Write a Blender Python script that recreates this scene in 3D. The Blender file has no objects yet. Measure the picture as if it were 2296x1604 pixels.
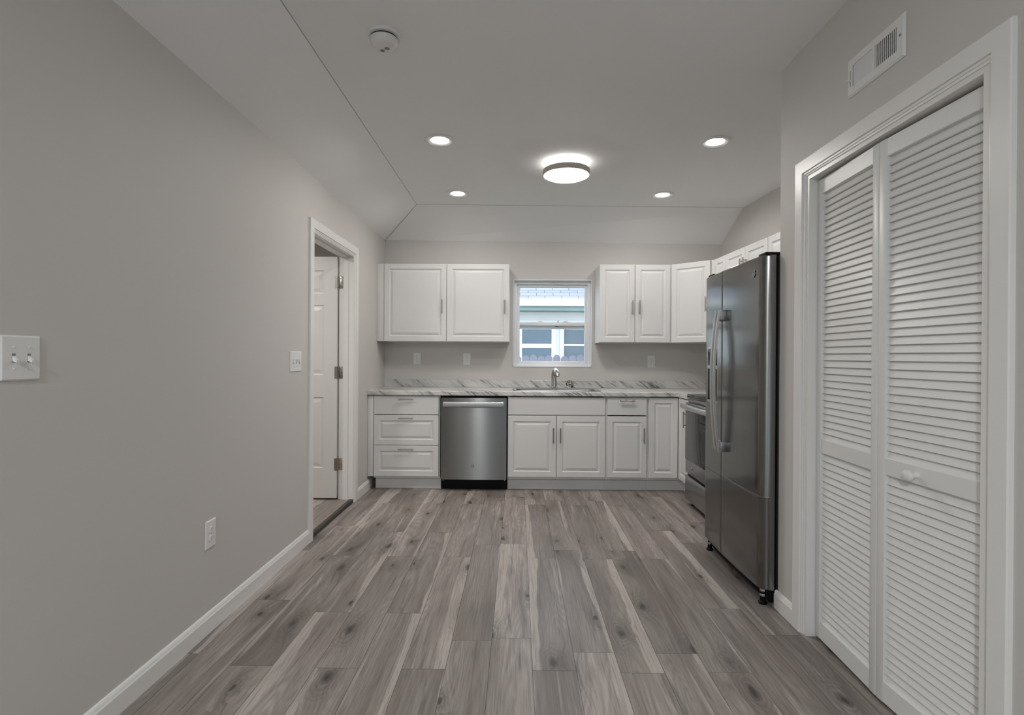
import bpy, bmesh, math, random
from mathutils import Vector, Matrix

random.seed(7)
S = bpy.context.scene
COL = S.collection
PI = math.pi

# ------------------------------------------------------------------ camera
YAW, PITCH, ROLL, CAMH, FPX = .0106, .0028, .0058, 1.236, 1205.0
F = Vector((-math.sin(YAW) * math.cos(PITCH), math.cos(YAW) * math.cos(PITCH), -math.sin(PITCH)))
R0 = Vector((math.cos(YAW), math.sin(YAW), 0))
U0 = R0.cross(F)
R = R0 * math.cos(ROLL) + U0 * math.sin(ROLL)
U = -R0 * math.sin(ROLL) + U0 * math.cos(ROLL)
cd = bpy.data.cameras.new('camera')
cd.sensor_fit = 'HORIZONTAL'
cd.sensor_width = 36
cd.lens = FPX / 2296 * 36
cd.clip_start = .05
cam = bpy.data.objects.new('camera', cd)
COL.objects.link(cam)
m3 = Matrix((R, U, -F)).transposed()
cam.matrix_world = Matrix.Translation((0, 0, CAMH)) @ m3.to_4x4()
S.camera = cam

# ------------------------------------------------------------------ world, exposure
w = bpy.data.worlds.new('overcast_sky')
S.world = w
w.use_nodes = True
bg = w.node_tree.nodes['Background']
bg.inputs[0].default_value = (.80, .90, 1, 1)
bg.inputs[1].default_value = 4.6
S.view_settings.view_transform = 'Standard'
S.view_settings.look = 'None'
S.view_settings.exposure = 0.17
S.view_settings.gamma = 1
S.view_settings.use_curve_mapping = False
S.cycles.use_denoising = True
S.cycles.max_bounces = 10
S.cycles.diffuse_bounces = 6
S.cycles.glossy_bounces = 4
S.cycles.transparent_max_bounces = 12
S.cycles.sample_clamp_indirect = 6
S.cycles.caustics_reflective = False
S.cycles.caustics_refractive = False

L_FLUSH, L_CAN, L_REAR, L_HALL = 59.0, 156.0, 84.0, 18.0
WARM = (1, .955, .91)

# ------------------------------------------------------------------ room dimensions
XL, YB, ZC, XC = -1.371, 5.525, 2.639, 1.2865
ZL = 2.43
YR = -3.6                      # rear wall of the room behind the camera
XFOLD, YFOLD = -.945, 4.985
SK = .0577                     # the right wall runs slightly out of square
def xr(y): return 2.079 + SK * (YB - y)
YCC = 2.655                    # corner where the closet wall ends
AL = math.atan2(-1, SK)        # heading along the right wall, towards the camera

# ------------------------------------------------------------------ node helpers / materials
class NT:
    def __init__(s, name):
        s.m = bpy.data.materials.new(name)
        s.m.use_nodes = True
        s.t = s.m.node_tree
        s.b = s.t.nodes['Principled BSDF']
        s.out = s.t.nodes['Material Output']
    def n(s, typ, **kw):
        nd = s.t.nodes.new(typ)
        for k, v in kw.items():
            if k.startswith('i_'):
                nd.inputs[int(k[2:])].default_value = v
            else:
                setattr(nd, k, v)
        return nd
    def l(s, a, b): s.t.links.new(a, b)
    def math(s, op, a, b=None, c=None, clamp=False):
        nd = s.t.nodes.new('ShaderNodeMath')
        nd.operation = op
        nd.use_clamp = clamp
        for i, x in enumerate((a, b, c)):
            if x is None: continue
            if isinstance(x, (int, float)): nd.inputs[i].default_value = x
            else: s.l(x, nd.inputs[i])
        return nd.outputs[0]
    def sstep(s, x, a, b):
        nd = s.t.nodes.new('ShaderNodeMapRange')
        nd.interpolation_type = 'SMOOTHSTEP'
        s.l(x, nd.inputs[0])
        nd.inputs[1].default_value = a
        nd.inputs[2].default_value = b
        return nd.outputs[0]
    def mix(s, fac, a, b, mode='MIX'):
        nd = s.t.nodes.new('ShaderNodeMix')
        nd.data_type = 'RGBA'
        nd.blend_type = mode
        for sock, x in ((nd.inputs[0], fac), (nd.inputs[6], a), (nd.inputs[7], b)):
            if isinstance(x, (int, float)): sock.default_value = x
            elif isinstance(x, tuple): sock.default_value = (*x, 1)
            else: s.l(x, sock)
        return nd.outputs[2]
    def comb(s, x, y, z=0.0):
        nd = s.t.nodes.new('ShaderNodeCombineXYZ')
        for i, v in enumerate((x, y, z)):
            if isinstance(v, (int, float)): nd.inputs[i].default_value = v
            else: s.l(v, nd.inputs[i])
        return nd.outputs[0]
    def noise(s, vec, scale=1, detail=2, rough=.5, dist=0.0):
        nd = s.t.nodes.new('ShaderNodeTexNoise')
        nd.inputs['Scale'].default_value = scale
        nd.inputs['Detail'].default_value = detail
        nd.inputs['Roughness'].default_value = rough
        nd.inputs['Distortion'].default_value = dist
        if vec is not None: s.l(vec, nd.inputs['Vector'])
        return nd.outputs[0]
    def bump(s, h, strength, dist=.001):
        nd = s.t.nodes.new('ShaderNodeBump')
        nd.inputs['Strength'].default_value = strength
        nd.inputs['Distance'].default_value = dist
        s.l(h, nd.inputs['Height'])
        s.l(nd.outputs[0], s.b.inputs['Normal'])

def paint(name, col, rough=.5, metal=0.0, var=.03, vscale=3, bscale=0, bstr=.1, spec=.5):
    t = NT(name)
    tc = t.n('ShaderNodeTexCoord')
    nz = t.noise(tc.outputs['Object'], vscale, 3)
    c = t.mix(nz, tuple(x * (1 - var) for x in col), tuple(min(1, x * (1 + var)) for x in col))
    t.l(c, t.b.inputs['Base Color'])
    t.b.inputs['Roughness'].default_value = rough
    t.b.inputs['Metallic'].default_value = metal
    t.b.inputs['Specular IOR Level'].default_value = spec
    if bscale:
        t.bump(t.noise(tc.outputs['Object'], bscale, 3), bstr)
    return t.m

def steel(name, col, rough, aniso=.6, axis='Z', stretch=(1, 1, 60), rot=0.0):
    t = NT(name)
    tc = t.n('ShaderNodeTexCoord')
    mp = t.n('ShaderNodeMapping')
    mp.inputs['Scale'].default_value = stretch
    t.l(tc.outputs['Object'], mp.inputs[0])
    nz = t.noise(mp.outputs[0], 12, 4)
    t.l(t.mix(nz, tuple(x * .94 for x in col), tuple(x * 1.05 for x in col)), t.b.inputs['Base Color'])
    t.b.inputs['Metallic'].default_value = 1
    t.b.inputs['Roughness'].default_value = rough
    t.b.inputs['Anisotropic'].default_value = aniso
    t.b.inputs['Anisotropic Rotation'].default_value = rot
    if aniso:
        tg = t.n('ShaderNodeTangent', direction_type='RADIAL', axis=axis)
        t.l(tg.outputs[0], t.b.inputs['Tangent'])
    return t.m

def glow(name, col, strength):
    t = NT(name)
    t.b.inputs['Base Color'].default_value = (*col, 1)
    t.b.inputs['Emission Color'].default_value = (*col, 1)
    t.b.inputs['Emission Strength'].default_value = strength
    t.b.inputs['Roughness'].default_value = .5
    return t.m

def pane(name, tint=(1, 1, 1), refl=.06):
    t = NT(name)
    t.t.nodes.remove(t.b)
    tr = t.n('ShaderNodeBsdfTransparent')
    tr.inputs[0].default_value = (*tint, 1)
    gl = t.n('ShaderNodeBsdfGlossy')
    gl.inputs['Roughness'].default_value = .02
    lw = t.n('ShaderNodeLayerWeight')
    lw.inputs[0].default_value = .25
    mx = t.n('ShaderNodeMixShader')
    t.l(t.math('MULTIPLY_ADD', lw.outputs[0], .5, refl), mx.inputs[0])
    t.l(tr.outputs[0], mx.inputs[1])
    t.l(gl.outputs[0], mx.inputs[2])
    t.l(mx.outputs[0], t.out.inputs[0])
    return t.m

def plank_mat():
    t = NT('grey_oak_planks')
    uv = t.n('ShaderNodeUVMap', uv_map='UVMap')
    sp = t.n('ShaderNodeSeparateXYZ')
    t.l(uv.outputs[0], sp.inputs[0])
    u, v = sp.outputs[0], sp.outputs[1]
    at = t.n('ShaderNodeAttribute', attribute_name='plank')
    sr = t.n('ShaderNodeSeparateColor')
    t.l(at.outputs['Color'], sr.inputs[0])
    r1, r2, r3 = sr.outputs[0], sr.outputs[1], sr.outputs[2]
    seed = t.math('MULTIPLY', r1, 53.0)
    # knots
    kv = t.comb(t.math('MULTIPLY_ADD', u, 5.0, t.math('MULTIPLY', seed, 3.7)), t.math('MULTIPLY', v, 1.9), 0)
    wob = t.noise(t.comb(t.math('MULTIPLY', u, 30), t.math('MULTIPLY', v, 12), seed), 1, 2)
    vo = t.n('ShaderNodeTexVoronoi', feature='F1')
    vo.voronoi_dimensions = '2D'
    vo.inputs['Scale'].default_value = 1
    vo.inputs['Randomness'].default_value = .9
    t.l(kv, vo.inputs['Vector'])
    d = t.math('ADD', vo.outputs['Distance'], t.math('MULTIPLY_ADD', wob, .16, -.08))
    vs = t.n('ShaderNodeSeparateColor')
    t.l(vo.outputs['Color'], vs.inputs[0])
    has = t.math('GREATER_THAN', vs.outputs[0], .40)
    big = t.math('MULTIPLY_ADD', vs.outputs[1], 1.0, .60)
    dk = t.math('DIVIDE', d, big)
    core = t.math('MULTIPLY', t.sstep(dk, .085, .01), has)
    halo = t.math('MULTIPLY', t.sstep(dk, .36, .03), has)
    # grain, bent round the knots
    bend = t.math('MULTIPLY', halo, .035)
    ub = t.math('ADD', u, bend)
    fine = t.noise(t.comb(t.math('MULTIPLY', ub, 150), t.math('MULTIPLY', v, 5), seed), 1, 4, .65)
    mid = t.noise(t.comb(t.math('MULTIPLY', ub, 34), t.math('MULTIPLY', v, 1.7), seed), 1, 5, .6, .6)
    broad = t.noise(t.comb(t.math('MULTIPLY', ub, 9), t.math('MULTIPLY', v, .9), seed), 1, 3, .5, .4)
    rings = t.math('MULTIPLY_ADD', t.math('SINE', t.math('MULTIPLY', d, 95)), .5, .5)
    # cathedral grain: contour lines of a slow field
    field = t.noise(t.comb(t.math('MULTIPLY', u, 7), t.math('MULTIPLY', v, .75), t.math('ADD', seed, 9)), 1, 1)
    cath = t.math('MULTIPLY_ADD', t.math('SINE', t.math('MULTIPLY', field, 150)), .5, .5)
    # pale sapwood along an edge
    side = t.math('GREATER_THAN', r3, .5)
    un = t.math('DIVIDE', u, .172)
    uu = t.math('ADD', t.math('MULTIPLY', un, side), t.math('MULTIPLY', t.math('SUBTRACT', 1, un), t.math('SUBTRACT', 1, side)))
    sw = t.noise(t.comb(t.math('MULTIPLY', v, 1.1), seed, 0), 1, 4, .5)
    wid = t.math('MULTIPLY_ADD', r2, .85, -.47)
    edge = t.math('ADD', t.math('MULTIPLY_ADD', sw, .75, -.35), wid)
    sap = t.sstep(t.math('SUBTRACT', edge, uu), -.015, .04)
    st2 = t.sstep(t.noise(t.comb(t.math('MULTIPLY', u, 22), t.math('MULTIPLY', v, .8), t.math('ADD', seed, 4)), 1, 3, .5, .3), .60, .70)
    # colours
    c = t.mix(t.sstep(broad, .25, .75), (.20, .168, .151), (.41, .362, .335))
    tone = t.math('MULTIPLY_ADD', r1, .50, .76)
    c = t.mix(1.0, c, t.comb(tone, tone, tone), 'MULTIPLY')
    c = t.mix(t.math('MULTIPLY', t.sstep(mid, .50, .72), .68), c, (.108, .094, .087))
    c = t.mix(t.math('MULTIPLY', st2, .62), c, (.50, .455, .425))
    c = t.mix(t.math('MULTIPLY', t.math('MULTIPLY', cath, .32), t.sstep(broad, .35, .6)), c, (.13, .11, .10))
    c = t.mix(t.math('MULTIPLY', sap, t.math('MULTIPLY_ADD', mid, .75, .32)), c, (.53, .475, .435))
    c = t.mix(t.math('MULTIPLY', t.sstep(fine, .40, .70), .46), c, (.11, .097, .091))
    c = t.mix(t.math('MULTIPLY', halo, t.math('MULTIPLY_ADD', rings, .34, .26)), c, (.105, .09, .082))
    c = t.mix(t.math('MULTIPLY', core, .88), c, (.035, .032, .03))
    t.l(c, t.b.inputs['Base Color'])
    t.b.inputs['Roughness'].default_value = .42
    t.b.inputs['Specular IOR Level'].default_value = .35
    t.bump(fine, .12, .0006)
    return t.m

def marble_mat():
    t = NT('grey_veined_laminate')
    tc = t.n('ShaderNodeTexCoord')
    sp = t.n('ShaderNodeSeparateXYZ')
    t.l(tc.outputs['Object'], sp.inputs[0])
    x, y, z = sp.outputs
    c = t.math('ADD', t.math('ADD', t.math('MULTIPLY', x, .75), z), t.math('MULTIPLY', y, .8))
    l = t.math('SUBTRACT', t.math('SUBTRACT', x, t.math('MULTIPLY', z, .7)), t.math('MULTIPLY', y, .6))
    vec = t.comb(t.math('MULTIPLY', c, 30), t.math('MULTIPLY', l, 3.2), 0)
    n1 = t.noise(vec, 1, 5, .65, .5)
    n2 = t.noise(t.comb(t.math('MULTIPLY', c, 7), t.math('MULTIPLY', l, 1.4), 3), 1, 3, .5, .6)
    n3 = t.noise(t.comb(t.math('MULTIPLY', c, 90), t.math('MULTIPLY', l, 7), 5), 1, 3, .6)
    col = t.mix(t.sstep(n2, .35, .7), (.66, .655, .64), (.50, .50, .49))
    vein = t.math('MULTIPLY', t.sstep(n1, .49, .63), t.sstep(n2, .36, .58))
    col = t.mix(t.math('MULTIPLY', vein, .95), col, (.14, .138, .133))
    col = t.mix(t.math('MULTIPLY', t.sstep(n3, .52, .72), .40), col, (.26, .255, .245))
    t.l(col, t.b.inputs['Base Color'])
    t.b.inputs['Roughness'].default_value = .28
    return t.m

def shingle_mat():
    t = NT('grey_asphalt_shingles')
    tc = t.n('ShaderNodeTexCoord')
    br = t.n('ShaderNodeTexBrick')
    br.inputs['Scale'].default_value = 1
    br.inputs['Brick Width'].default_value = .36
    br.inputs['Row Height'].default_value = .145
    br.inputs['Mortar Size'].default_value = .006
    br.inputs['Color1'].default_value = (.20, .205, .225, 1)
    br.inputs['Color2'].default_value = (.15, .165, .20, 1)
    br.inputs['Mortar'].default_value = (.03, .033, .04, 1)
    t.l(tc.outputs['Object'], br.inputs['Vector'])
    t.l(br.outputs[0], t.b.inputs['Base Color'])
    t.b.inputs['Roughness'].default_value = .9
    return t.m

M = {}
M['wall'] = paint('greige_wall_paint', (.595, .577, .553), .55, 0, .015, 2, 260, .06, .3)
M['ceil'] = paint('white_ceiling_paint', (.87, .88, .885), .75, 0, .015, 2, 110, .5, .2)
M['joint'] = paint('grey_ceiling_joint', (.42, .42, .42), .8)
M['trim'] = paint('white_trim_gloss', (.78, .775, .76), .32, 0, .012, 4)
M['cab'] = paint('white_cabinet_foil', (.70, .70, .695), .33, 0, .01, 4)
M['kick'] = paint('toe_kick_white', (.73, .735, .73), .5, 0, .01, 4)
M['door'] = paint('white_door_paint', (.76, .76, .745), .38, 0, .012, 4)
M['louver'] = paint('white_louver_paint', (.76, .76, .75), .38, 0, .012, 4)
M['plastic'] = paint('white_plastic', (.78, .78, .77), .35, 0, .01, 8)
M['slot'] = paint('dark_slot', (.05, .05, .05), .6)
M['slotgrey'] = paint('plain_grey_plastic', (.22, .22, .215), .5)  # one grey for slots, screws, the test button and badge rings
M['nickel'] = paint('brushed_nickel', (.42, .39, .36), .32, 1)
M['brass'] = paint('worn_satin_brass', (.62, .50, .38), .35, 1)
M['hinge'] = paint('satin_nickel_hinge', (.36, .34, .32), .38, 1)
M['chrome'] = paint('chrome', (.62, .60, .58), .12, 1)
M['sinksteel'] = paint('satin_sink_steel', (.42, .40, .38), .32, 1)
M['fridge'] = steel('brushed_fridge_steel', (.22, .217, .21), .17, .7)
M['handle'] = steel('brushed_handle_steel', (.60, .595, .585), .38, .4)
M['mount'] = paint('satin_handle_mount', (.34, .345, .355), .35, .8)
M['dw'] = steel('brushed_dishwasher_steel', (.225, .222, .215), .245, 1.0, rot=.25)
M['rangesteel'] = steel('brushed_range_steel', (.46, .455, .45), .27, .6)
M['black'] = paint('black_plastic', (.006, .006, .007), .5, spec=.12)
M['bodygrey'] = paint('charcoal_side_panel', (.02, .02, .021), .5)
M['glassblack'] = paint('black_oven_glass', (.012, .012, .014), .08, spec=.22)
M['cooktop'] = paint('black_cooktop_glass', (.012, .012, .013), .10)
M['counter'] = marble_mat()
M['plank'] = plank_mat()
M['gap'] = paint('dark_joint', (.05, .045, .042), .8)
M['thresh'] = paint('dark_floor_edge', (.055, .045, .038), .6)
M['vinyl'] = paint('white_vinyl', (.80, .81, .83), .35, 0, .01, 5)
M['pane'] = pane('window_glass', (.97, .985, 1))
M['tintpane'] = pane('tinted_window_glass', (.42, .45, .47))  # tint added to dim the daylight coming through the rear pane
M['lens'] = glow('lit_lens', WARM, L_CAN)
M['dome'] = glow('lit_dome', WARM, L_FLUSH)
M['rimglow'] = glow('lit_rim', WARM, 2.4)
M['bronze'] = paint('brushed_nickel_ring', (.50, .455, .42), .45, .15)
M['siding'] = paint('white_siding', (.56, .56, .555), .7)
M['soffit'] = paint('shade_teal_board', (.19, .27, .265), .7)  # teal of the shade under the gutter put into the board colour
M['shingle'] = shingle_mat()
M['houseglass'] = paint('curtained_house_glass', (.080, .112, .145), .15, 0, .15, 9)
M['fence'] = paint('weathered_grey_wood', (.125, .12, .155), .85, 0, .12, 6, 30, .3)
M['ground'] = paint('dry_grass', (.20, .24, .13), .95, 0, .3, 5)
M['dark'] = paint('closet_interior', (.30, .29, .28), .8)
M['brown'] = paint('brown_latch', (.20, .13, .07), .5)

# ------------------------------------------------------------------ mesh helpers
class MB:
    def __init__(s): s.bm = bmesh.new()
    def add(s, verts, faces, M4=None):
        vs = [s.bm.verts.new((M4 @ Vector(v)) if M4 else v) for v in verts]
        for f in faces:
            try: s.bm.faces.new([vs[i] for i in f])
            except ValueError: pass
        return s
    def box(s, x0, x1, y0, y1, z0, z1, M4=None):
        v = [(x, y, z) for x in (x0, x1) for y in (y0, y1) for z in (z0, z1)]
        return s.add(v, [(0, 1, 3, 2), (4, 6, 7, 5), (0, 4, 5, 1), (2, 3, 7, 6), (0, 2, 6, 4), (1, 5, 7, 3)], M4)
    def rbox(s, x0, x1, y0, y1, z0, z1, r=.003, seg=2, M4=None):
        b = bmesh.new()
        bmesh.ops.create_cube(b, size=1)
        for v in b.verts:
            v.co = Vector(((x0 + x1) / 2 + v.co.x * (x1 - x0), (y0 + y1) / 2 + v.co.y * (y1 - y0), (z0 + z1) / 2 + v.co.z * (z1 - z0)))
        bmesh.ops.bevel(b, geom=list(b.edges), offset=r, segments=seg, profile=.5, affect='EDGES')
        b.verts.index_update()
        s.add([v.co.copy() for v in b.verts], [[v.index for v in f.verts] for f in b.faces], M4)
        b.free()
        return s
    def loft(s, rings, closed=True, cap0=True, cap1=True, M4=None):
        n = len(rings[0])
        v = [p for r in rings for p in r]
        f = []
        for i in range(len(rings) - 1):
            for j in range(n if closed else n - 1):
                k = (j + 1) % n
                f.append((i * n + j, i * n + k, (i + 1) * n + k, (i + 1) * n + j))
        if cap0: f.append(tuple(range(n - 1, -1, -1)))
        if cap1: f.append(tuple((len(rings) - 1) * n + j for j in range(n)))
        return s.add(v, f, M4)
    def prism(s, poly, axis, a, b, M4=None):
        def P(p, t):
            return {'X': (t, p[0], p[1]), 'Y': (p[0], t, p[1]), 'Z': (p[0], p[1], t)}[axis]
        return s.loft([[P(p, a) for p in poly], [P(p, b) for p in poly]], M4=M4)
    def lathe(s, prof, c, n=48, M4=None, cap=True):
        rings = []
        for r, z in prof:
            rings.append([(c[0] + r * math.cos(2 * PI * k / n), c[1] + r * math.sin(2 * PI * k / n), c[2] + z) for k in range(n)])
        return s.loft(rings, True, cap, cap, M4)
    def tube(s, pts, rad, n=12, M4=None, flat=1.0, ref=None):
        pts = [Vector(p) for p in pts]
        if not isinstance(rad, (list, tuple)): rad = [rad] * len(pts)
        rings = []
        up = Vector(ref) if ref else None
        for i, p in enumerate(pts):
            t = (pts[min(i + 1, len(pts) - 1)] - pts[max(i - 1, 0)]).normalized()
            if up is None:
                up = Vector((0, 0, 1)) if abs(t.z) < .9 else Vector((1, 0, 0))
            a = (up - t * up.dot(t)).normalized()
            up = a
            b = t.cross(a)
            rings.append([p + a * rad[i] * math.cos(2 * PI * k / n) + b * rad[i] * flat * math.sin(2 * PI * k / n) for k in range(n)])
        return s.loft(rings, True, True, True, M4)
    def build(s, name, mat, parent=None, smooth=True, ang=.6):
        bmesh.ops.remove_doubles(s.bm, verts=s.bm.verts, dist=1e-6)
        bmesh.ops.recalc_face_normals(s.bm, faces=s.bm.faces)
        me = bpy.data.meshes.new(name)
        s.bm.to_mesh(me)
        s.bm.free()
        me.materials.append(mat)
        if smooth:
            me.polygons.foreach_set('use_smooth', [True] * len(me.polygons))
            me.set_sharp_from_angle(angle=ang)
        o = bpy.data.objects.new(name, me)
        COL.objects.link(o)
        if parent: o.parent = parent
        return o

def tag(o, label, cat, group=None):
    o['label'] = label
    o['category'] = cat
    if group: o['group'] = group
    return o
def thing(name, label, cat, loc, rz=0, group=None):
    o = bpy.data.objects.new(name, None)
    COL.objects.link(o)
    o.location = loc
    o.rotation_euler = (0, 0, rz)
    o.empty_display_size = .1
    return tag(o, label, cat, group)
def struct(o, label=None, cat=None):
    o['kind'] = 'structure'
    if label: o['label'] = label
    if cat: o['category'] = cat
    return o
def sroot(name, label, cat, loc=(0, 0, 0), rz=0):
    return struct(thing(name, label, cat, loc, rz))
def copy_tree(o, parent=None):
    c = o.copy()
    COL.objects.link(c)
    c.parent = parent
    for ch in list(o.children): copy_tree(ch, c)
    return c

# ------------------------------------------------------------------ floor planks
PW, PLEN = .172, 1.18
PX0 = .066
JOINT = {0: 2.35, 1: 2.11, 2: 2.243, 3: 2.10, 4: 2.243, 5: 2.11, 6: 2.646, 7: 2.40, 8: 2.85,
         -1: 2.325, -2: 2.11, -3: 2.567, -4: 2.11, -5: 2.57, -6: 2.12, -7: 2.69, -8: 2.2}
def plank_floor(name, x0, x1, y0, y1, z, rnd, base=True):
    me = bpy.data.meshes.new(name)
    V, Fc, UV, AT = [], [], [], []
    g = .0008
    k0, k1 = math.floor((x0 - PX0) / PW), math.ceil((x1 - PX0) / PW)
    for k in range(k0, k1):
        xa, xb = max(x0, PX0 + k * PW), min(x1, PX0 + (k + 1) * PW)
        j = JOINT.get(k + 1, 2.0 + rnd.random() * 1.1)
        n0 = math.floor((y0 - j) / PLEN)
        for n in range(n0, math.ceil((y1 - j) / PLEN)):
            ya, yb = max(y0, j + n * PLEN), min(y1, j + (n + 1) * PLEN)
            if yb - ya < .003 or xb - xa < .003: continue
            a = (rnd.random(), rnd.random(), rnd.random(), 1)
            off = rnd.random() * 40
            i = len(V)
            q = [(xa + g, ya + g), (xb - g, ya + g), (xb - g, yb - g), (xa + g, yb - g)]
            for p in q:
                V.append((p[0], p[1], z))
                UV.append((p[0] - (PX0 + k * PW), p[1] + off))
                AT.append(a)
            Fc.append((i, i + 1, i + 2, i + 3))
    nb = len(Fc)
    i = len(V)
    for p in ((x0, y0), (x1, y0), (x1, y1), (x0, y1)):
        V.append((p[0], p[1], z - .0015))
        UV.append((0, 0))
        AT.append((0, 0, 0, 1))
    Fc.append((i, i + 1, i + 2, i + 3))
    me.from_pydata(V, [], Fc)
    me.uv_layers.new(name='UVMap')
    me.color_attributes.new('plank', 'FLOAT_COLOR', 'CORNER')
    ul, ca = me.uv_layers['UVMap'], me.color_attributes['plank']
    for lp in me.loops:
        ul.data[lp.index].uv = UV[lp.vertex_index]
        ca.data[lp.index].color = AT[lp.vertex_index]
    me.materials.append(M['plank'])
    me.materials.append(M['gap'])
    me.polygons[nb].material_index = 1
    o = bpy.data.objects.new(name, me)
    COL.objects.link(o)
    return o
struct(plank_floor('floor', XL - .02, 2.30, YR, YB + .02, 0, random.Random(5)), 'grey brown oak plank floor with knots', 'floor')

# ------------------------------------------------------------------ walls
def wall(name, label, fn, mat=None):
    b = MB()
    fn(b)
    return struct(b.build(name, mat or M['wall'], smooth=False), label, 'wall')

WX0, WX1, WZ0, WZ1 = -.046, .757, 1.126, 2.021     # kitchen window opening
def f(b):
    y0, y1 = YB, YB + .13
    b.box(XL - .12, WX0, y0, y1, -.05, 2.75)
    b.box(WX1, 2.35, y0, y1, -.05, 2.75)
    b.box(WX0, WX1, y0, y1, -.05, WZ0)
    b.box(WX0, WX1, y0, y1, WZ1, 2.75)
wall('wall_back', 'greige back wall behind the kitchen cabinets', f)
DY0, DY1, DZ = 3.572, 4.492, 2.075                 # doorway in the left wall
def f(b):
    x0, x1 = XL - .12, XL
    b.box(x0, x1, YR, DY0, -.05, 2.75)
    b.box(x0, x1, DY1, YB, -.05, 2.75)
    b.box(x0, x1, DY0, DY1, DZ, 2.75)
wall('wall_left', 'long greige wall with the doorway on the left', f)
def f(b):
    y0, y1 = YCC - .11, YB + .05
    b.prism([(xr(y0), y0), (xr(y0) + .12, y0), (xr(y1) + .12, y1), (xr(y1), y1)], 'Z', -.05, 2.75)
wall('wall_right', 'greige kitchen wall behind the wall cabinets on the right', f)
CY0, CY1, CZ = 1.487, 2.413, 2.045                 # closet opening
def f(b):
    x0, x1 = XC, XC + .115
    b.box(x0, x1, YR, CY0, -.05, 2.75)
    b.box(x0, x1, CY1, YCC, -.05, 2.75)
    b.box(x0, x1, CY0, CY1, CZ, 2.75)
    b.box(x1, 2.26, YCC - .11, YCC, -.05, 2.75)
wall('wall_closet', 'greige wall with the louvered closet on the right', f)
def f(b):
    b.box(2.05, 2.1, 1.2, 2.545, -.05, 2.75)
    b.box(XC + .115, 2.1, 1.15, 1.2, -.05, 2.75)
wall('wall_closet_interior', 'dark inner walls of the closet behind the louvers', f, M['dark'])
RX0, RX1, RZ0, RZ1 = -1.2, 1.1, .35, 2.2           # unseen window added in the rear wall for daylight
def f(b):
    y0, y1 = YR - .12, YR
    b.box(XL - .12, RX0, y0, y1, -.05, 2.75)
    b.box(RX1, XC + .115, y0, y1, -.05, 2.75)
    b.box(RX0, RX1, y0, y1, -.05, RZ0)
    b.box(RX0, RX1, y0, y1, RZ1, 2.75)
wall('wall_rear', 'greige rear wall with a wide added window', f)

# ------------------------------------------------------------------ ceiling
def ceiling():
    b = MB()
    zl, zr = 2.428, 2.382
    A = (XL - .03, YR - .05, ZL - .013)
    B = (XL - .03, YB + .03, zl - .02)
    Cc = (2.35, YB + .03, zr - .012)
    D = (2.35, 5.06, ZC)
    E = (XFOLD, YFOLD - .005, ZC)
    G = (XFOLD, YR - .05, ZC)
    H = (2.35, YR - .05, ZC)
    top = [(p[0], p[1], p[2] + .12) for p in (A, B, Cc, D, E, G, H)]
    v = [A, B, Cc, D, E, G, H] + top
    fc = [(0, 1, 4, 5), (1, 2, 3, 4), (5, 4, 3, 6), (7, 8, 11, 12), (8, 9, 10, 11), (12, 11, 10, 13)]
    for a, c in ((0, 1), (1, 2), (2, 3), (3, 6), (6, 5), (5, 0)):
        fc.append((a, c, c + 7, a + 7))
    b.add(v, fc)
    return b.build('ceiling', M['ceil'], smooth=False)
CEIL = struct(ceiling(), 'white textured ceiling folding down towards the left and back walls', 'ceiling')

b = MB()
for p, q in (((XFOLD, YR, ZC), (XFOLD, YFOLD - .005, ZC)), ((XFOLD, YFOLD - .005, ZC), (2.1, 5.054, ZC)), ((XFOLD, YFOLD - .005, ZC), (XL, YB - .005, 2.412))):
    b.tube([p, q], .0022, 6)
struct(b.build('trim_6', M['joint'], smooth=False), 'hairline joint along the folds of the ceiling', 'trim')

# ------------------------------------------------------------------ baseboards and casings
BBP = [(0, 0), (.014, 0), (.014, .068), (.011, .074), (.009, .080), (.006, .086), (.003, .090), (0, .090)]
def baseboard(name, label, segs):
    """segs: (p0, p1, normal) - the profile grows along the normal"""
    b = MB()
    for p0, p1, nrm in segs:
        n = Vector(nrm).normalized()
        rings = [[(p[0] + n.x * d, p[1] + n.y * d, z) for d, z in BBP] for p in (p0, p1)]
        b.loft(rings)
    return struct(b.build(name, M['trim'], smooth=False), label, 'baseboard')
baseboard('baseboard_left', 'white moulded baseboard along the left wall',
          [((XL, YR), (XL, 3.502), (1, 0)), ((XL, 4.562), (XL, YB - .02), (1, 0))])
baseboard('baseboard_right', 'short white baseboard between the fridge and the closet casing',
          [((XC, 2.492), (XC, YCC + .012), (-1, 0)), ((XC, YR), (XC, 1.402), (-1, 0)), ((XC - .012, YCC), (XC + .5, YCC), (0, 1))])

CP = [(0, 0), (0, .013), (.004, .016), (.060, .0155), (.0615, .009), (.069, .0085), (.071, .005), (.078, .004), (.078, 0)]  # across, height
def casing(name, label, x, sx, ya, yb, ztop, mat):
    """door casing on a wall at x, growing towards sx; outer edges ya<yb, outer top ztop"""
    b = MB()
    def leg(y, sgn):
        b.loft([[(x + sx * h, y + sgn * a, z) for a, h in CP] for z in (0, 1)] if False else
               [[(x + sx * h, y + sgn * a, 0) for a, h in CP], [(x + sx * h, y + sgn * a, ztop - a) for a, h in CP]])
    leg(ya, 1)
    leg(yb, -1)
    b.loft([[(x + sx * h, ya + a, ztop - a) for a, h in CP], [(x + sx * h, yb - a, ztop - a) for a, h in CP]])
    return struct(b.build(name, mat, smooth=False), label, 'trim')
casing('trim_1', 'white casing round the open doorway in the left wall', XL, 1, 3.502, 4.562, 2.141, M['trim'])
casing('trim_2', 'wide white casing round the louvered closet doors', XC, -1, 1.404, 2.491, 2.123, M['trim'])

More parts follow.
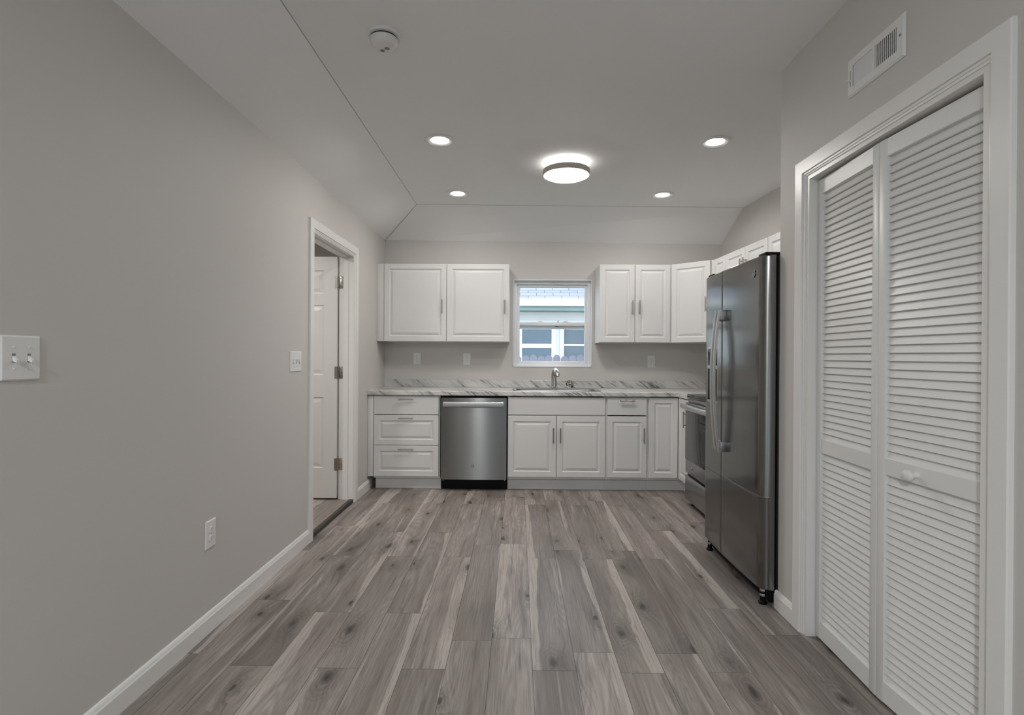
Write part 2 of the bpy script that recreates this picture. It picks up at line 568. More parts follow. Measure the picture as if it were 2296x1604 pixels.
# jambs
def jamb(name, label, x0, x1, ya, yb, zt, z0, stop):
    b = MB()
    t = .018
    b.box(x0, x1, ya, ya + t, z0, zt - t)
    b.box(x0, x1, yb - t, yb, z0, zt - t)
    b.box(x0, x1, ya, yb, zt - t, zt)
    if stop:
        s0, s1 = stop
        b.box(s0, s1, ya + t, ya + t + .010, z0, zt - t)
        b.box(s0, s1, yb - t - .010, yb - t, z0, zt - t)
        b.box(s0, s1, ya + t + .01, yb - t - .01, zt - t - .010, zt - t)
    return struct(b.build(name, M['trim'], smooth=False), label, 'trim')
jamb('trim_3', 'white jamb lining the left doorway', XL - .124, XL, DY0, DY1, DZ, .03, (XL - .085, XL - .045))
jamb('trim_4', 'white jamb lining the closet opening', XC, XC + .115, CY0, CY1, CZ, 0, None)
# ------------------------------------------------------------------ hall behind the left doorway
struct(plank_floor('floor_hall', -3.6, XL - .006, 2.2, 5.6, .030, random.Random(11)), 'grey brown plank floor of the hall beyond the doorway', 'floor')
b = MB()
b.prism([(XL - .012, .0), (XL - .002, .0), (XL - .002, .022), (XL - .008, .031), (XL - .03, .031), (XL - .03, .028), (XL - .012, .026)], 'Y', DY0, DY1)
struct(b.build('trim_5', M['thresh'], smooth=False), 'dark step edge of the raised hall floor in the doorway', 'trim')
def f(b):
    b.box(-3.7, XL - .12, 5.3, 5.4, 0, 2.6)
    b.box(-3.7, XL - .12, 2.1, 2.2, 0, 2.6)
    b.box(-3.7, -3.6, 2.2, 5.3, 0, 2.6)
wall('wall_hall', 'greige hall walls beyond the open door', f)
b = MB()
b.box(-3.7, XL - .12, 2.1, 5.4, 2.44, 2.56)
struct(b.build('ceiling_hall', M['ceil'], smooth=False), 'hall ceiling beyond the open door', 'ceiling')
baseboard('baseboard_hall', 'white baseboard in the hall', [((-3.6, 5.3), (XL - .12, 5.3), (0, -1))])

# ------------------------------------------------------------------ raised panels
RAISE = [(.049, 0), (.054, .0055), (.062, .0092), (.066, .0088), (.068, .0050), (.080, .0022), (.0815, .0004), (.084, 0)]
def panel_rings(b, x0, x1, z0, z1, yf, t, steps, M4=None, rnd=.003):
    """slab whose front faces -y at yf, back at yf+t; steps = (inset, depth below the front)"""
    def rect(i, y): return [(x0 + i, y, z0 + i), (x1 - i, y, z0 + i), (x1 - i, y, z1 - i), (x0 + i, y, z1 - i)]
    rings = [rect(0, yf + t), rect(0, yf + rnd), rect(rnd * .3, yf + rnd * .3), rect(rnd, yf)]
    for i, d in steps: rings.append(rect(i, yf + d))
    b.loft(rings, M4=M4)
def cab_door(x0, x1, z0, z1, yf, parent, name='door', raised=True):
    b = MB()
    panel_rings(b, x0, x1, z0, z1, yf, .02, RAISE if raised else [])
    return b.build(name, M['cab'], parent, ang=.12)
def bar_pull(p, parent, vertical=True, ln=.137, name='handle', so=.032, mat=None):
    """bar pull whose centre stands off the front at p (front at p.y, facing -y)"""
    b = MB()
    x, y, z = p
    h = ln / 2
    ax = Vector((0, 0, 1)) if vertical else Vector((1, 0, 0))
    c = Vector((x, y - so, z))
    b.tube([c - ax * h, c + ax * h], .006, 12)
    for s in (-.7, .7):
        q = c + ax * h * s
        b.tube([q, q + Vector((0, so, 0))], .0045, 10)
    o = b.build(name, mat or M['nickel'], parent)
    o['label'] = 'brushed nickel bar handle'
    return o

# ------------------------------------------------------------------ base cabinets on the back wall
YF, YCARC, YK = 4.90, 4.921, 4.985        # door fronts, carcass fronts, toe kick front
ZT = .873
def carcass(b, x0, x1, z0, z1, y0, y1, t=.018):
    b.box(x0, x0 + t, y0, y1, z0, z1)
    b.box(x1 - t, x1, y0, y1, z0, z1)
    b.box(x0 + t, x1 - t, y0, y1, z0, z0 + t)
    b.box(x0 + t, x1 - t, y0, y1, z1 - t, z1)
    b.box(x0 + t, x1 - t, y1 - .006, y1, z0 + t, z1 - t)
    return b
# drawer unit
t = thing('base_cabinet', 'white three drawer base cabinet left of the dishwasher', 'cabinet', (-1.365, YF, 0), 0, 'base cabinets')
def L(x): return x + 1.365
carcass(MB(), L(-1.317), L(-.707), .112, ZT, YCARC - YF, .612).build('carcass', M['cab'], t, smooth=False)
b = MB()
b.rbox(L(-1.3695), L(-1.318), .004, .022, .127, .866, .002)
b.build('filler', M['cab'], t)
b = MB()
b.box(L(-1.315), L(-.707), YK - YF, YK - YF + .016, .001, .112)
b.build('toe_kick', M['kick'], t, smooth=False)
for z0, z1, rs, hz in ((.697, .864, False, .8365), (.415, .691, True, .6625), (.130, .411, True, .3805)):
    d = cab_door(L(-1.313), L(-.719), z0, z1, 0, t, 'drawer', rs)
    bar_pull((L(-1.016), 0, hz), d, False)
# sink base
t = thing('base_cabinet', 'white two door base cabinet below the sink', 'cabinet', (-.088, YF, 0), 0, 'base cabinets')
def L(x): return x + .088
b = MB()
xa, xb, ya = L(-.088), L(.806), YCARC - YF
b.box(xa, xa + .018, ya, .612, .112, ZT)
b.box(xb - .018, xb, ya, .612, .112, ZT)
b.box(xa + .018, xb - .018, ya, .612, .112, .130)
b.box(xa + .018, xb - .018, .6, .612, .130, .70)
b.box(xa + .018, xb - .018, ya, ya + .018, .69, .735)
b.build('carcass', M['cab'], t, smooth=False)
b = MB()
b.box(xa, xb + .0, YK - YF, YK - YF + .016, .001, .112)
b.build('toe_kick', M['kick'], t, smooth=False)
cab_door(L(-.086), L(.801), .701, .862, 0, t, 'false_drawer_front', False)
d = cab_door(L(-.086), L(.3555), .132, .690, 0, t)
bar_pull((L(.328), 0, .515), d)
d = cab_door(L(.3595), L(.801), .132, .690, 0, t)
bar_pull((L(.3925), 0, .515), d)
# narrow unit
t = thing('base_cabinet', 'narrow white base cabinet with drawer over door, right of the sink', 'cabinet', (.807, YF, 0), 0, 'base cabinets')
def L(x): return x - .807
carcass(MB(), L(.807), L(1.188), .112, ZT, ya, .612).build('carcass', M['cab'], t, smooth=False)
b = MB()
b.box(L(.807), L(1.188), YK - YF, YK - YF + .016, .001, .112)
b.build('toe_kick', M['kick'], t, smooth=False)
d = cab_door(L(.818), L(1.178), .702, .862, 0, t, 'drawer', False)
bar_pull((L(.9965), 0, .8375), d, False)
d = cab_door(L(.818), L(1.178), .132, .692, 0, t)
bar_pull((L(1.1495), 0, .5205), d)
# corner unit
t = thing('base_cabinet', 'white corner base cabinet with folding doors beside the stove', 'cabinet', (1.189, YF, 0), 0, 'base cabinets')
def L(x): return x - 1.189
XFR = 1.463
b = MB()
b.box(L(1.189), L(1.207), ya, .612, .112, ZT)
b.box(L(1.207), L(2.03), .594, .612, .112, ZT)
b.box(L(1.207), L(1.50), ya, ya + .6 - .01, .112, .130)
b.box(L(1.484), L(2.03), -.33, -.312, .112, ZT)
b.box(L(1.484), L(2.03), -.312, .59, .112, .130)
b.build('carcass', M['cab'], t, smooth=False)
b = MB()
b.box(L(1.189), L(1.55), YK - YF, YK - YF + .016, .001, .112)
b.box(L(1.534), L(1.55), -.33, YK - YF, .001, .112)
b.build('toe_kick', M['kick'], t, smooth=False)
cab_door(L(1.198), L(XFR - .002), .132, .864, 0, t)
b = MB()
Mx = Matrix.Translation((L(XFR), -.004, 0)) @ Matrix.Rotation(-PI / 2, 4, 'Z')
panel_rings(b, 0, .285, .132, .864, 0, .02, RAISE, Mx)
d = b.build('door', M['cab'], t, ang=.12)
h = bar_pull((0, 0, 0), d)
h.location = (L(XFR), -.258, .695)
h.rotation_euler = (0, 0, -PI / 2)

# ------------------------------------------------------------------ countertop, sink, faucet, strainer
t = thing('countertop', 'grey veined white laminate countertop along the back wall with low backsplash', 'countertop', (0, YF, ZT))
b = MB()
sx0, sx1, sy0, sy1 = -.032, .759, .055, .475       # sink cut-out (local y)
zt = .914 - ZT
yb_ = YB - YF
NOSE = [(-.010, 0), (-.010, zt), (-.016, zt - .001), (-.0195, zt - .006), (-.020, .006), (-.018, 0)]
b.prism(NOSE, 'X', XL + .001, 1.452)
b.box(XL + .001, sx0, -.010, yb_, 0, zt)
b.box(sx0, sx1, -.010, sy0, 0, zt)
b.box(sx0, sx1, sy1, yb_, 0, zt)
b.box(sx1, 2.075, -.010, yb_, 0, zt)
b.box(1.452, 2.10, -.352, -.010, 0, zt)
b.build('slab', M['counter'], t, smooth=False)
b = MB()
b.rbox(XL + .001, 2.07, yb_ - .021, yb_ - .001, zt, zt + .075, .002)
b.box(2.064, 2.084, -.35, yb_ - .021, zt, zt + .075)
b.build('backsplash', M['counter'], t, smooth=False)

t = thing('kitchen_sink', 'stainless steel drop in sink set in the countertop under the window', 'sink', (.3635, 5.16, .914))
def rrect(hx, hy, z, r, n=5, cx=0, cy=0):
    o = []
    for qx, qy, a0 in ((1, 1, 0), (-1, 1, PI / 2), (-1, -1, PI), (1, -1, 1.5 * PI)):
        for k in range(n + 1):
            a = a0 + k * PI / 2 / n
            o.append((cx + qx * (hx - r) + r * math.cos(a), cy + qy * (hy - r) + r * math.sin(a), z))
    return o
b = MB()
b.loft([rrect(.408, .232, .0005, .03), rrect(.408, .232, .005, .03), rrect(.400, .225, .0075, .028), rrect(.38, .17, .0065, .05, cy=-.025),
        rrect(.374, .165, .002, .05, cy=-.025), rrect(.365, .155, -.165, .06, cy=-.025), rrect(.34, .13, -.18, .05, cy=-.025)], cap0=False)
b.build('basin', M['sinksteel'], t)
b = MB()
b.lathe([(.045, -.179), (.045, -.176), (.030, -.176), (.028, -.179)], (0, -.025, 0), 24)
b.build('drain', M['chrome'], t)

t = thing('kitchen_faucet', 'chrome single lever faucet behind the sink', 'faucet', (.368, 5.345, .9215))
b = MB()
b.lathe([(.034, 0), (.034, .006), (.029, .010), (.027, .012)], (0, 0, 0), 28)
b.build('base', M['chrome'], t)
b = MB()
b.tube([(0, 0, .01), (0, 0, .06), (0, -.002, .11), (.001, -.010, .145), (.002, -.028, .168), (.004, -.055, .178)], [.026, .022, .018, .017, .017, .018], 20)
b.build('body', M['chrome'], t)
b = MB()
b.tube([(.004, -.052, .178), (.007, -.085, .176), (.011, -.120, .163), (.015, -.145, .140), (.016, -.152, .126)], [.018, .020, .0225, .024, .022], 20)
b.tube([(.016, -.152, .126), (.0165, -.155, .120)], [.019, .019], 18)
b.build('spray_head', M['chrome'], t)
b = MB()
b.tube([(-.022, .004, .012), (-.025, .004, .08), (-.024, .002, .130), (-.018, -.004, .165), (-.006, -.014, .188), (.010, -.024, .200)], [.008, .008, .009, .0085, .007, .005], 12)
b.build('lever', M['chrome'], t)

t = thing('sink_strainer', 'round chrome sink strainer basket leaning against the backsplash', 'strainer', (.528, 5.44, .9145))
Mx = Matrix.Translation((0, 0, .042)) @ Matrix.Rotation(math.radians(68), 4, 'X')
b = MB()
b.lathe([(.040, 0), (.042, .004), (.036, .006), (.031, .001), (.029, -.016), (.024, -.022), (.008, -.022)], (0, 0, 0), 32, Mx)
b.build('basket', M['chrome'], t)
b = MB()
for k in range(8):
    a = k * PI / 4
    b.tube([(.008 * math.cos(a), .008 * math.sin(a), .002), (.032 * math.cos(a), .032 * math.sin(a), .004)], .0022, 6, Mx)
b.build('spokes', M['black'], t)
b = MB()
b.lathe([(.004, -.02), (.004, .005), (.0065, .007), (.005, .010), (.002, .011)], (0, 0, 0), 16, Mx)
b.build('knob', M['chrome'], t)

# ------------------------------------------------------------------ wall cabinets
UZ0, UZ1, UY = 1.372, 2.127, 5.200
def upper(label, loc, rz, doors, wdt, z0, z1, depth=.302, side=True, handle_z=None):
    t = thing('wall_cabinet', label, 'cabinet', (loc[0], loc[1], z0), rz, 'wall cabinets')
    h = z1 - z0
    b = MB()
    carcass(b, 0, wdt, 0, h, .021, .021 + depth)
    b.build('carcass', M['cab'], t, smooth=False)
    for x0, x1, hx in doors:
        d = cab_door(x0, x1, .002, h - .002, 0, t)
        if hx is not None:
            bar_pull((hx, 0, handle_z if handle_z else .341), d)
    return t
HZ = 1.711 - UZ0
t = upper('white wall cabinet nearest the left wall', (-1.2985, UY), 0, [(.001, .604, .5645)], .606, UZ0, UZ1, handle_z=HZ)
b = MB()
b.rbox(XL + 1.2985 + .001, -.001, .010, .028, .001, UZ1 - UZ0 - .001, .002)
b.build('filler', M['cab'], t)
upper('white single door wall cabinet just left of the window', (-.692, UY), 0, [(.002, .606, .565)], .608, UZ0, UZ1, handle_z=HZ - .002)
upper('white double door wall cabinet just right of the window', (.787, UY), 0, [(.002, .340, .3145), (.344, .682, .3825)], .684, UZ0, UZ1, handle_z=HZ - .002)
# diagonal corner cabinet
PA, PB = Vector((1.474, 5.2)), Vector((1.775, 4.925))
ang = math.atan2(PB.y - PA.y, PB.x - PA.x)
ln = (PB - PA).length
t = thing('wall_cabinet', 'white diagonal corner wall cabinet above the stove corner', 'cabinet', (PA.x, PA.y, UZ0), ang, 'wall cabinets')
inv = Matrix.Rotation(-ang, 4, 'Z')
def loc2(p): return tuple((inv @ Vector((p[0] - PA.x, p[1] - PA.y, 0))).xy)
b = MB()
poly = [(1.474, 5.222), (1.474, YB - .002), (xr(YB) - .002, YB - .002), (xr(4.925) - .003, 4.925), (1.80, 4.925)]
pl = [loc2(p) for p in poly]
b.prism(pl, 'Z', 0, UZ1 - UZ0)
b.build('carcass', M['cab'], t, smooth=False)
d = cab_door(.010, ln - .022, .002, UZ1 - UZ0 - .002, -.004, t)
bar_pull((ln - .052, -.004, HZ + .012), d)
# along the right wall
AX = Vector((SK, -1)).normalized()
P0 = Vector((1.785, 4.918))
def along(s): return (P0.x + AX.x * s, P0.y + AX.y * s)
def sy(y): return (4.918 - y) / -AX.y
s1, s2, s3 = 0.001, sy(4.683), sy(3.985)
upper('narrow white wall cabinet between the diagonal corner cabinet and the stove cabinet', along(s1), AL, [(.002, s2 - s1 - .003, None)], s2 - s1 - .001, UZ0, UZ1, .298)
ww = s3 - s2
upper('short white double door wall cabinet above the stove', along(s2), AL, [(.002, ww / 2 - .0015, ww / 2 - .028), (ww / 2 + .0015, ww - .003, ww / 2 + .028)], ww - .001, 1.815, UZ1, .298, handle_z=.150)
ww = .80
upper('short white wall cabinet above the refrigerator', along(s3), AL, [(.003, ww / 2 - .0015, ww / 2 - .03), (ww / 2 + .0015, ww - .003, ww / 2 + .03)], ww - .001, 1.835, UZ1, .298, handle_z=.09)

# ------------------------------------------------------------------ lettering
def letters(body, size, depth, M4, mat, parent, name='badge_letters'):
    c = bpy.data.curves.new(name, 'FONT')
    c.body = body
    c.size = size
    c.extrude = depth
    c.align_x = 'CENTER'
    c.align_y = 'CENTER'
    o = bpy.data.objects.new(name, c)
    COL.objects.link(o)
    dg = bpy.context.evaluated_depsgraph_get()
    me = bpy.data.meshes.new_from_object(o.evaluated_get(dg))
    bpy.data.objects.remove(o)
    bpy.data.curves.remove(c)
    me.transform(M4)
    me.materials.clear()
    me.materials.append(mat)
    o = bpy.data.objects.new(name, me)
    COL.objects.link(o)
    o.parent = parent
    return o
FRONT = Matrix.Rotation(PI / 2, 4, 'X')          # text lying in XY -> facing -y, upright
def badge(x, y, z, r, parent, plate, ring):
    b = MB()
    Mx = Matrix.Translation((x, y, z)) @ FRONT
    b.lathe([(r, -.002), (r, .0015), (r * .93, .0025), (r * .86, .0015), (r * .3, .0013)], (0, 0, 0), 32, Mx)
    o = b.build('badge', plate, parent)
    o['label'] = 'round embossed maker badge'
    b = MB()
    prof = [(r * .80, .0008), (r * .80, .0022), (r * .72, .0022), (r * .72, .0008), (r * .80, .0008)]
    b.lathe(prof, (0, 0, 0), 32, Mx, cap=False)
    b.build('badge_ring', ring, o)
    letters('ge', r * 1.15, .0006, Matrix.Translation((x, y - .0019, z + r * .05)) @ FRONT, ring, o)
    return o

# ------------------------------------------------------------------ dishwasher
t = thing('dishwasher', 'stainless steel dishwasher between the white base cabinets', 'dishwasher', (-.397, YF, 0))
hw = .299
b = MB()
b.box(-hw, hw, .03, .60, .11, .868)
b.build('tub', M['black'], t, smooth=False)
b = MB()
pts = []
for k in range(17):
    x = -hw + 2 * hw * k / 16
    pts.append((x, -.020 + .005 * (2 * k / 16 - 1) ** 2))
poly = pts + [(hw, .026), (-hw, .026)]
b.prism(poly, 'Z', .108, .852)
d = b.build('door', M['dw'], t, ang=.3)
b = MB()
b.rbox(-.277, .277, -.062, -.046, .772, .819, .007, 3)
for sx in (-1, 1):
    b.rbox(sx * .262 - .012, sx * .262 + .012, -.05, -.012, .777, .814, .003)
b.build('handle', M['handle'], d)
badge(-.008, -.0205, .232, .014, d, M['dw'], M['slotgrey'])
b = MB()
b.box(-.006, .006, -.0205, -.019, .838, .841)
b.build('vent_mark', M['slot'], d)
b = MB()
b.box(-hw, hw, .045, .06, .052, .105)
b.box(-hw, hw, YK - YF - .01, YK - YF + .01, .001, .055)
b.build('toe_panel', M['black'], t, smooth=False)
for sx in (-1, 1):
    b = MB()
    b.box(sx * .283 - .002, sx * .283 + .002, .035, .046, .086, .108)
    b.build('bracket', M['handle'], t, smooth=False)

# ------------------------------------------------------------------ refrigerator (faces -x)
t = thing('refrigerator', 'tall stainless steel side by side refrigerator with curved handles', 'refrigerator', (1.198, 3.498, 0), -PI / 2)
FW = .833
XG = .332
def front(x): return .012 * (2 * x / FW - 1) ** 2
def door_poly(xa, xb, ra, rb, dep=.075):
    P = []
    def arc(xc, sgn, r):
        o = []
        for k in range(9):
            a = k / 8 * PI / 2
            o.append((xc - sgn * r * math.cos(a), r * 1.1 * (1 - math.sin(a))))
        return o
    left = [(x, y + front(xa + ra)) for x, y in arc(xa + ra, 1, ra)]
    n = 14
    mid = [(xa + ra + (xb - rb - xa - ra) * k / n, front(xa + ra + (xb - rb - xa - ra) * k / n)) for k in range(1, n)]
    right = [(x, y + front(xb - rb)) for x, y in reversed(arc(xb - rb, -1, rb))]
    P = left + mid + right
    return P, [(xb, dep), (xa, dep)]
def fridge_door(xa, xb, ra, rb):
    fr, bk = door_poly(xa, xb, ra, rb)
    b = MB()
    levels = [(.083, .006), (.087, 0), (.534, 0), (.537, -.0016), (.540, -.0022), (.543, -.0016), (.546, 0), (1.738, 0), (1.744, .006)]  # raised ridge low on the doors, added in place of a reflected bright line
    rings = []
    for z, dy in levels:
        rings.append([(x, y + dy, z) for x, y in fr] + [(x, y, z) for x, y in bk])
    b.loft(rings)
    return b.build('door', M['fridge'], t, ang=.24)
dl = fridge_door(0.0, XG - .002, .045, .008)
dl['label'] = 'narrow freezer door with dispenser'
dr = fridge_door(XG + .002, FW, .008, .05)
dr['label'] = 'wide right hand door with round badge'
b = MB()
b.rbox(.004, FW - .004, .088, .86, .03, 1.742, .004)
b.build('body', M['bodygrey'], t)
b = MB()
b.box(.012, FW - .012, .073, .089, .09, 1.735)
b.build('gasket', M['black'], t, smooth=False)
b = MB()
b.box(.02, FW - .02, .060, .09, .018, .078)
b.build('base_grille', M['black'], t, smooth=False)
for xx in (.045, FW - .045):
    b = MB()
    b.lathe([(.020, .001), (.022, .010), (.014, .016), (.012, .06), (.012, .082)], (xx, .04, 0), 20)
    b.build('foot', M['black'], t)
    b = MB()
    b.lathe([(.0145, .040), (.0155, .046), (.0145, .052)], (xx, .04, 0), 20)
    b.lathe([(.0145, .064), (.0155, .070), (.0145, .076)], (xx, .04, 0), 20)
    b.build('levelling_nut', M['chrome'], t)
for xx in (.055, FW - .06):
    b = MB()
    b.rbox(xx - .04, xx + .04, .03, .13, 1.744, 1.762, .005)
    b.build('hinge_cover', M['black'], t)
def fridge_handle(xc, parent):
    zb, zt_ = .690, 1.508
    zc, hl = (zb + zt_) / 2, (zt_ - zb) / 2
    y0 = front(xc)
    rings = []
    n = 28
    hwid = .0125
    for k in range(n + 1):
        z = zb + (zt_ - zb) * k / n
        so = .030 + .029 * (1 - ((z - zc) / hl) ** 2)
        y = y0 - so
        th = .010
        rings.append([(xc - hwid, y + th * .5, z), (xc - hwid, y - th * .1, z), (xc - hwid * .6, y - th * .5, z), (xc + hwid * .6, y - th * .5, z), (xc + hwid, y - th * .1, z), (xc + hwid, y + th * .5, z)])
    b = MB()
    b.loft(rings)
    o = b.build('handle', M['handle'], parent, ang=.5)
    for za, zz in ((zb, zb + .055), (zt_ - .060, zt_)):
        b = MB()
        xa, xb = (xc - hwid + .0008, xc + .034) if xc > XG else (xc - .034, xc + hwid - .0008)
        b.rbox(xa, xb, y0 - .030, y0 + .004, za + .001, zz - .001, .003)
        b.build('handle_mount', M['mount'], o)
    return o
fridge_handle(XG - .014, dl)
fridge_handle(XG + .034, dr)
# dispenser on the freezer door
b = MB()
y0 = front(.13) - .0015
b.rbox(.085, .262, y0 - .003, y0 + .01, .955, 1.300, .003)
dp = b.build('dispenser', M['handle'], dl)
b = MB()
b.box(.100, .248, y0 - .0045, y0 + .004, .972, 1.165)
b.build('dispenser_recess', M['black'], dp, smooth=False)
b = MB()
b.rbox(.100, .248, y0 - .006, y0 + .004, 1.185, 1.288, .002)
b.build('dispenser_panel', M['glassblack'], dp)
badge(FW - .095, front(FW - .095) - .001, 1.664, .020, dr, M['fridge'], M['handle'])

# ------------------------------------------------------------------ stove (faces -x)
t = thing('stove', 'stainless steel electric stove with black glass top, partly behind the refrigerator', 'stove', (1.412, 4.530, 0), -PI / 2)
RW = .76
b = MB()
b.box(.002, RW - .002, .045, .655, .055, .892)
b.build('body', M['rangesteel'], t, smooth=False)
b = MB()
b.rbox(.0, RW, .012, .66, .893, .926, .005)
b.build('cooktop', M['cooktop'], t)
b = MB()
b.rbox(.004, RW - .004, .020, .046, .866, .890, .003)
b.build('control_strip', M['rangesteel'], t)
b = MB()
b.rbox(.003, RW - .003, .0, .043, .272, .856, .006)
d = b.build('oven_door', M['rangesteel'], t)
b = MB()
b.rbox(.010, RW - .010, -.004, .008, .386, .800, .002)
g = b.build('oven_window', M['glassblack'], d)
b = MB()
rings = []
for k in range(21):
    x = .015 + (RW - .03) * k / 20
    y = -.040 - .014 * (1 - (2 * k / 20 - 1) ** 2)
    rings.append([(x, y - .009, .812), (x, y - .012, .832), (x, y - .006, .849), (x, y + .008, .849), (x, y + .010, .830), (x, y + .006, .812)])
b.loft(rings)
for xx in (.045, RW - .045):
    b.rbox(xx - .015, xx + .015, -.042, .004, .818, .845, .003)
b.build('handle', M['handle'], d, ang=.5)
badge(.165, -.001, .330, .013, d, M['rangesteel'], M['slotgrey'])
b = MB()
b.rbox(.003, RW - .003, .0, .04, .050, .252, .005)
b.build('drawer', M['rangesteel'], t)
b = MB()
b.box(.01, RW - .01, .02, .046, .25, .275)
b.build('drawer_slot', M['black'], t, smooth=False)
for xx in (.05, RW - .05):
    for yy in (.06, .60):
        b = MB()
        b.lathe([(.021, .001), (.021, .007), (.010, .012), (.009, .056)], (xx, yy, 0), 16)
        b.build('foot', M['black'], t)

# ------------------------------------------------------------------ kitchen window
t = sroot('window_1', 'small white vinyl sash window above the sink', 'window', (0, YB, 0))
b = MB()
e, dp_ = .006, .10
b.box(WX0 - .002, WX0 + e, -.006, dp_, WZ0, WZ1 - e)
b.box(WX1 - e, WX1 + .002, -.006, dp_, WZ0, WZ1 - e)
b.box(WX0 - .002, WX1 + .002, -.006, dp_, WZ1 - e, WZ1 + .002)
b.box(WX0 - .002, WX1 + .002, -.006, dp_, WZ0 - .002, WZ0 + e)
b.build('window_liner', M['vinyl'], t, smooth=False)
def frame4(b, x0, x1, z0, z1, l, r, bt, tp, y0, y1):
    b.rbox(x0, x0 + l, y0, y1, z0, z1, .0025)
    b.rbox(x1 - r, x1, y0, y1, z0, z1, .0025)
    b.rbox(x0 + l - .002, x1 - r + .002, y0 + .0005, y1, z0, z0 + bt, .0025)
    b.rbox(x0 + l - .002, x1 - r + .002, y0 + .0005, y1, z1 - tp, z1, .0025)
b = MB()
frame4(b, WX0 + .006, WX1 - .006, WZ0 + .006, WZ1 - .006, .030, .030, .022, .032, .055, .125)
b.build('window_frame', M['vinyl'], t)
b = MB()
frame4(b, WX0 + .030, WX1 - .030, 1.520, WZ1 - .034, .034, .034, .065, .036, .092, .118)
s_ = b.build('upper_sash', M['vinyl'], t)
b = MB()
b.box(.014, .700, .104, .108, 1.58, 1.955)
b.build('window_pane', M['pane'], s_, smooth=False)
b = MB()
frame4(b, WX0 + .030, WX1 - .030, WZ0 + .024, 1.588, .036, .036, .034, .034, .062, .090)
s_ = b.build('lower_sash', M['vinyl'], t)
b = MB()
b.box(.014, .700, .074, .078, 1.17, 1.56)
b.build('window_pane', M['pane'], s_, smooth=False)
for xx in (.235, .498):
    b = MB()
    b.prism([(xx - .034, 1.588), (xx + .034, 1.588), (xx + .012, 1.601), (xx - .012, 1.603)], 'Y', .064, .082)
    b.build('sash_lock', M['vinyl'], s_, smooth=False)
b = MB()
b.box(.385, .42, .0895, .0915, 1.540, 1.553)
b.build('latch', M['brown'], s_, smooth=False)

# rear window behind the camera, added and sized to bring in daylight
t = sroot('added_window_2', 'wide unseen window added to the rear wall for daylight', 'window', (0, YR, 0))
b = MB()
frame4(b, RX0, RX1, RZ0, RZ1, .06, .06, .06, .06, -.10, -.02)
b.box(-.05, 0, -.09, -.03, RZ0 + .05, RZ1 - .05)
b.build('window_frame', M['vinyl'], t, smooth=False)
b = MB()
b.box(RX0 + .05, RX1 - .05, -.062, -.058, RZ0 + .05, RZ1 - .05)
b.build('window_pane', M['tintpane'], t, smooth=False)

# ------------------------------------------------------------------ left door
t = sroot('door_1', 'white six panel door standing open into the hall', 'door', (-1.503, 4.450, 0))
b = MB()
DW_, dz0, dz1 = .86, .045, 2.052
st = .108
b_x = [(-st - .265, -st), (-DW_ + st, -DW_ + st + .265)]
rows = [(1.742, 1.938), (1.07, 1.650), (.295, .885)]
# slab as a grid with recessed raised panels on the front
xs = sorted({-DW_, 0, *[v for p in b_x for v in p]})
zs = sorted({dz0, dz1, *[v for p in rows for v in p]})
for i in range(len(xs) - 1):
    for j in range(len(zs) - 1):
        x0, x1, z0, z1 = xs[i], xs[i + 1], zs[j], zs[j + 1]
        if (x0, x1) in b_x and (z0, z1) in rows:
            def rect(k, y): return [(x0 + k, y, z0 + k), (x1 - k, y, z0 + k), (x1 - k, y, z1 - k), (x0 + k, y, z1 - k)]
            b.loft([rect(0, 0), rect(.006, .006), (rect(.014, .007)), rect(.020, .006), rect(.045, .001)], cap0=False)
        else:
            b.add([(x0, 0, z0), (x1, 0, z0), (x1, 0, z1), (x0, 0, z1)], [(0, 1, 2, 3)])
T_ = .035
b.add([(-DW_, 0, dz0), (0, 0, dz0), (0, 0, dz1), (-DW_, 0, dz1), (-DW_, T_, dz0), (0, T_, dz0), (0, T_, dz1), (-DW_, T_, dz1)],
      [(4, 5, 6, 7), (0, 1, 5, 4), (1, 2, 6, 5), (2, 3, 7, 6), (3, 0, 4, 7)])
b.build('door_leaf', M['door'], t, ang=.12)
for z, mt, lb in ((1.842, 'hinge', None), (1.09, 'hinge', None), (.325, 'brass', 'worn brass toned hinge')):
    b = MB()
    # leaf on the jamb (faces -y), knuckle, leaf on the door edge
    b.rbox(.012, .046, DY1 - .018 - 4.450 - .003, DY1 - .018 - 4.450, z - .050, z + .050, .001)
    hg = b.build('hinge', M[mt], t)
    if lb: hg['label'] = lb
    b = MB()
    b.tube([(.006, DY1 - .018 - 4.450 - .006, z - .05), (.006, DY1 - .018 - 4.450 - .006, z + .05)], .006, 12)
    b.build('hinge_knuckle', M[mt], hg)
    b = MB()
    b.box(-.018, .003, -.0015, .003, z - .05, z + .05)
    b.build('hinge_leaf', M['hinge'], hg, smooth=False)
    b = MB()
    for dz_, dx_ in ((.03, .022), (0, .034), (-.03, .022)):
        b.lathe([(.004, 0), (.0035, .001)], (0, 0, 0), 10, Matrix.Translation((dx_, DY1 - .018 - 4.450 - .003, z + dz_)) @ FRONT)
    b.build('hinge_screw', M['slot'], hg)
b = MB()
b.lathe([(.032, 0), (.032, .006), (.012, .012), (.011, .035), (.026, .048), (.027, .060), (.016, .068)], (0, 0, 0), 24, Matrix.Translation((-DW_ + .06, 0, .95)) @ FRONT)
b.build('door_handle', M['nickel'], t)

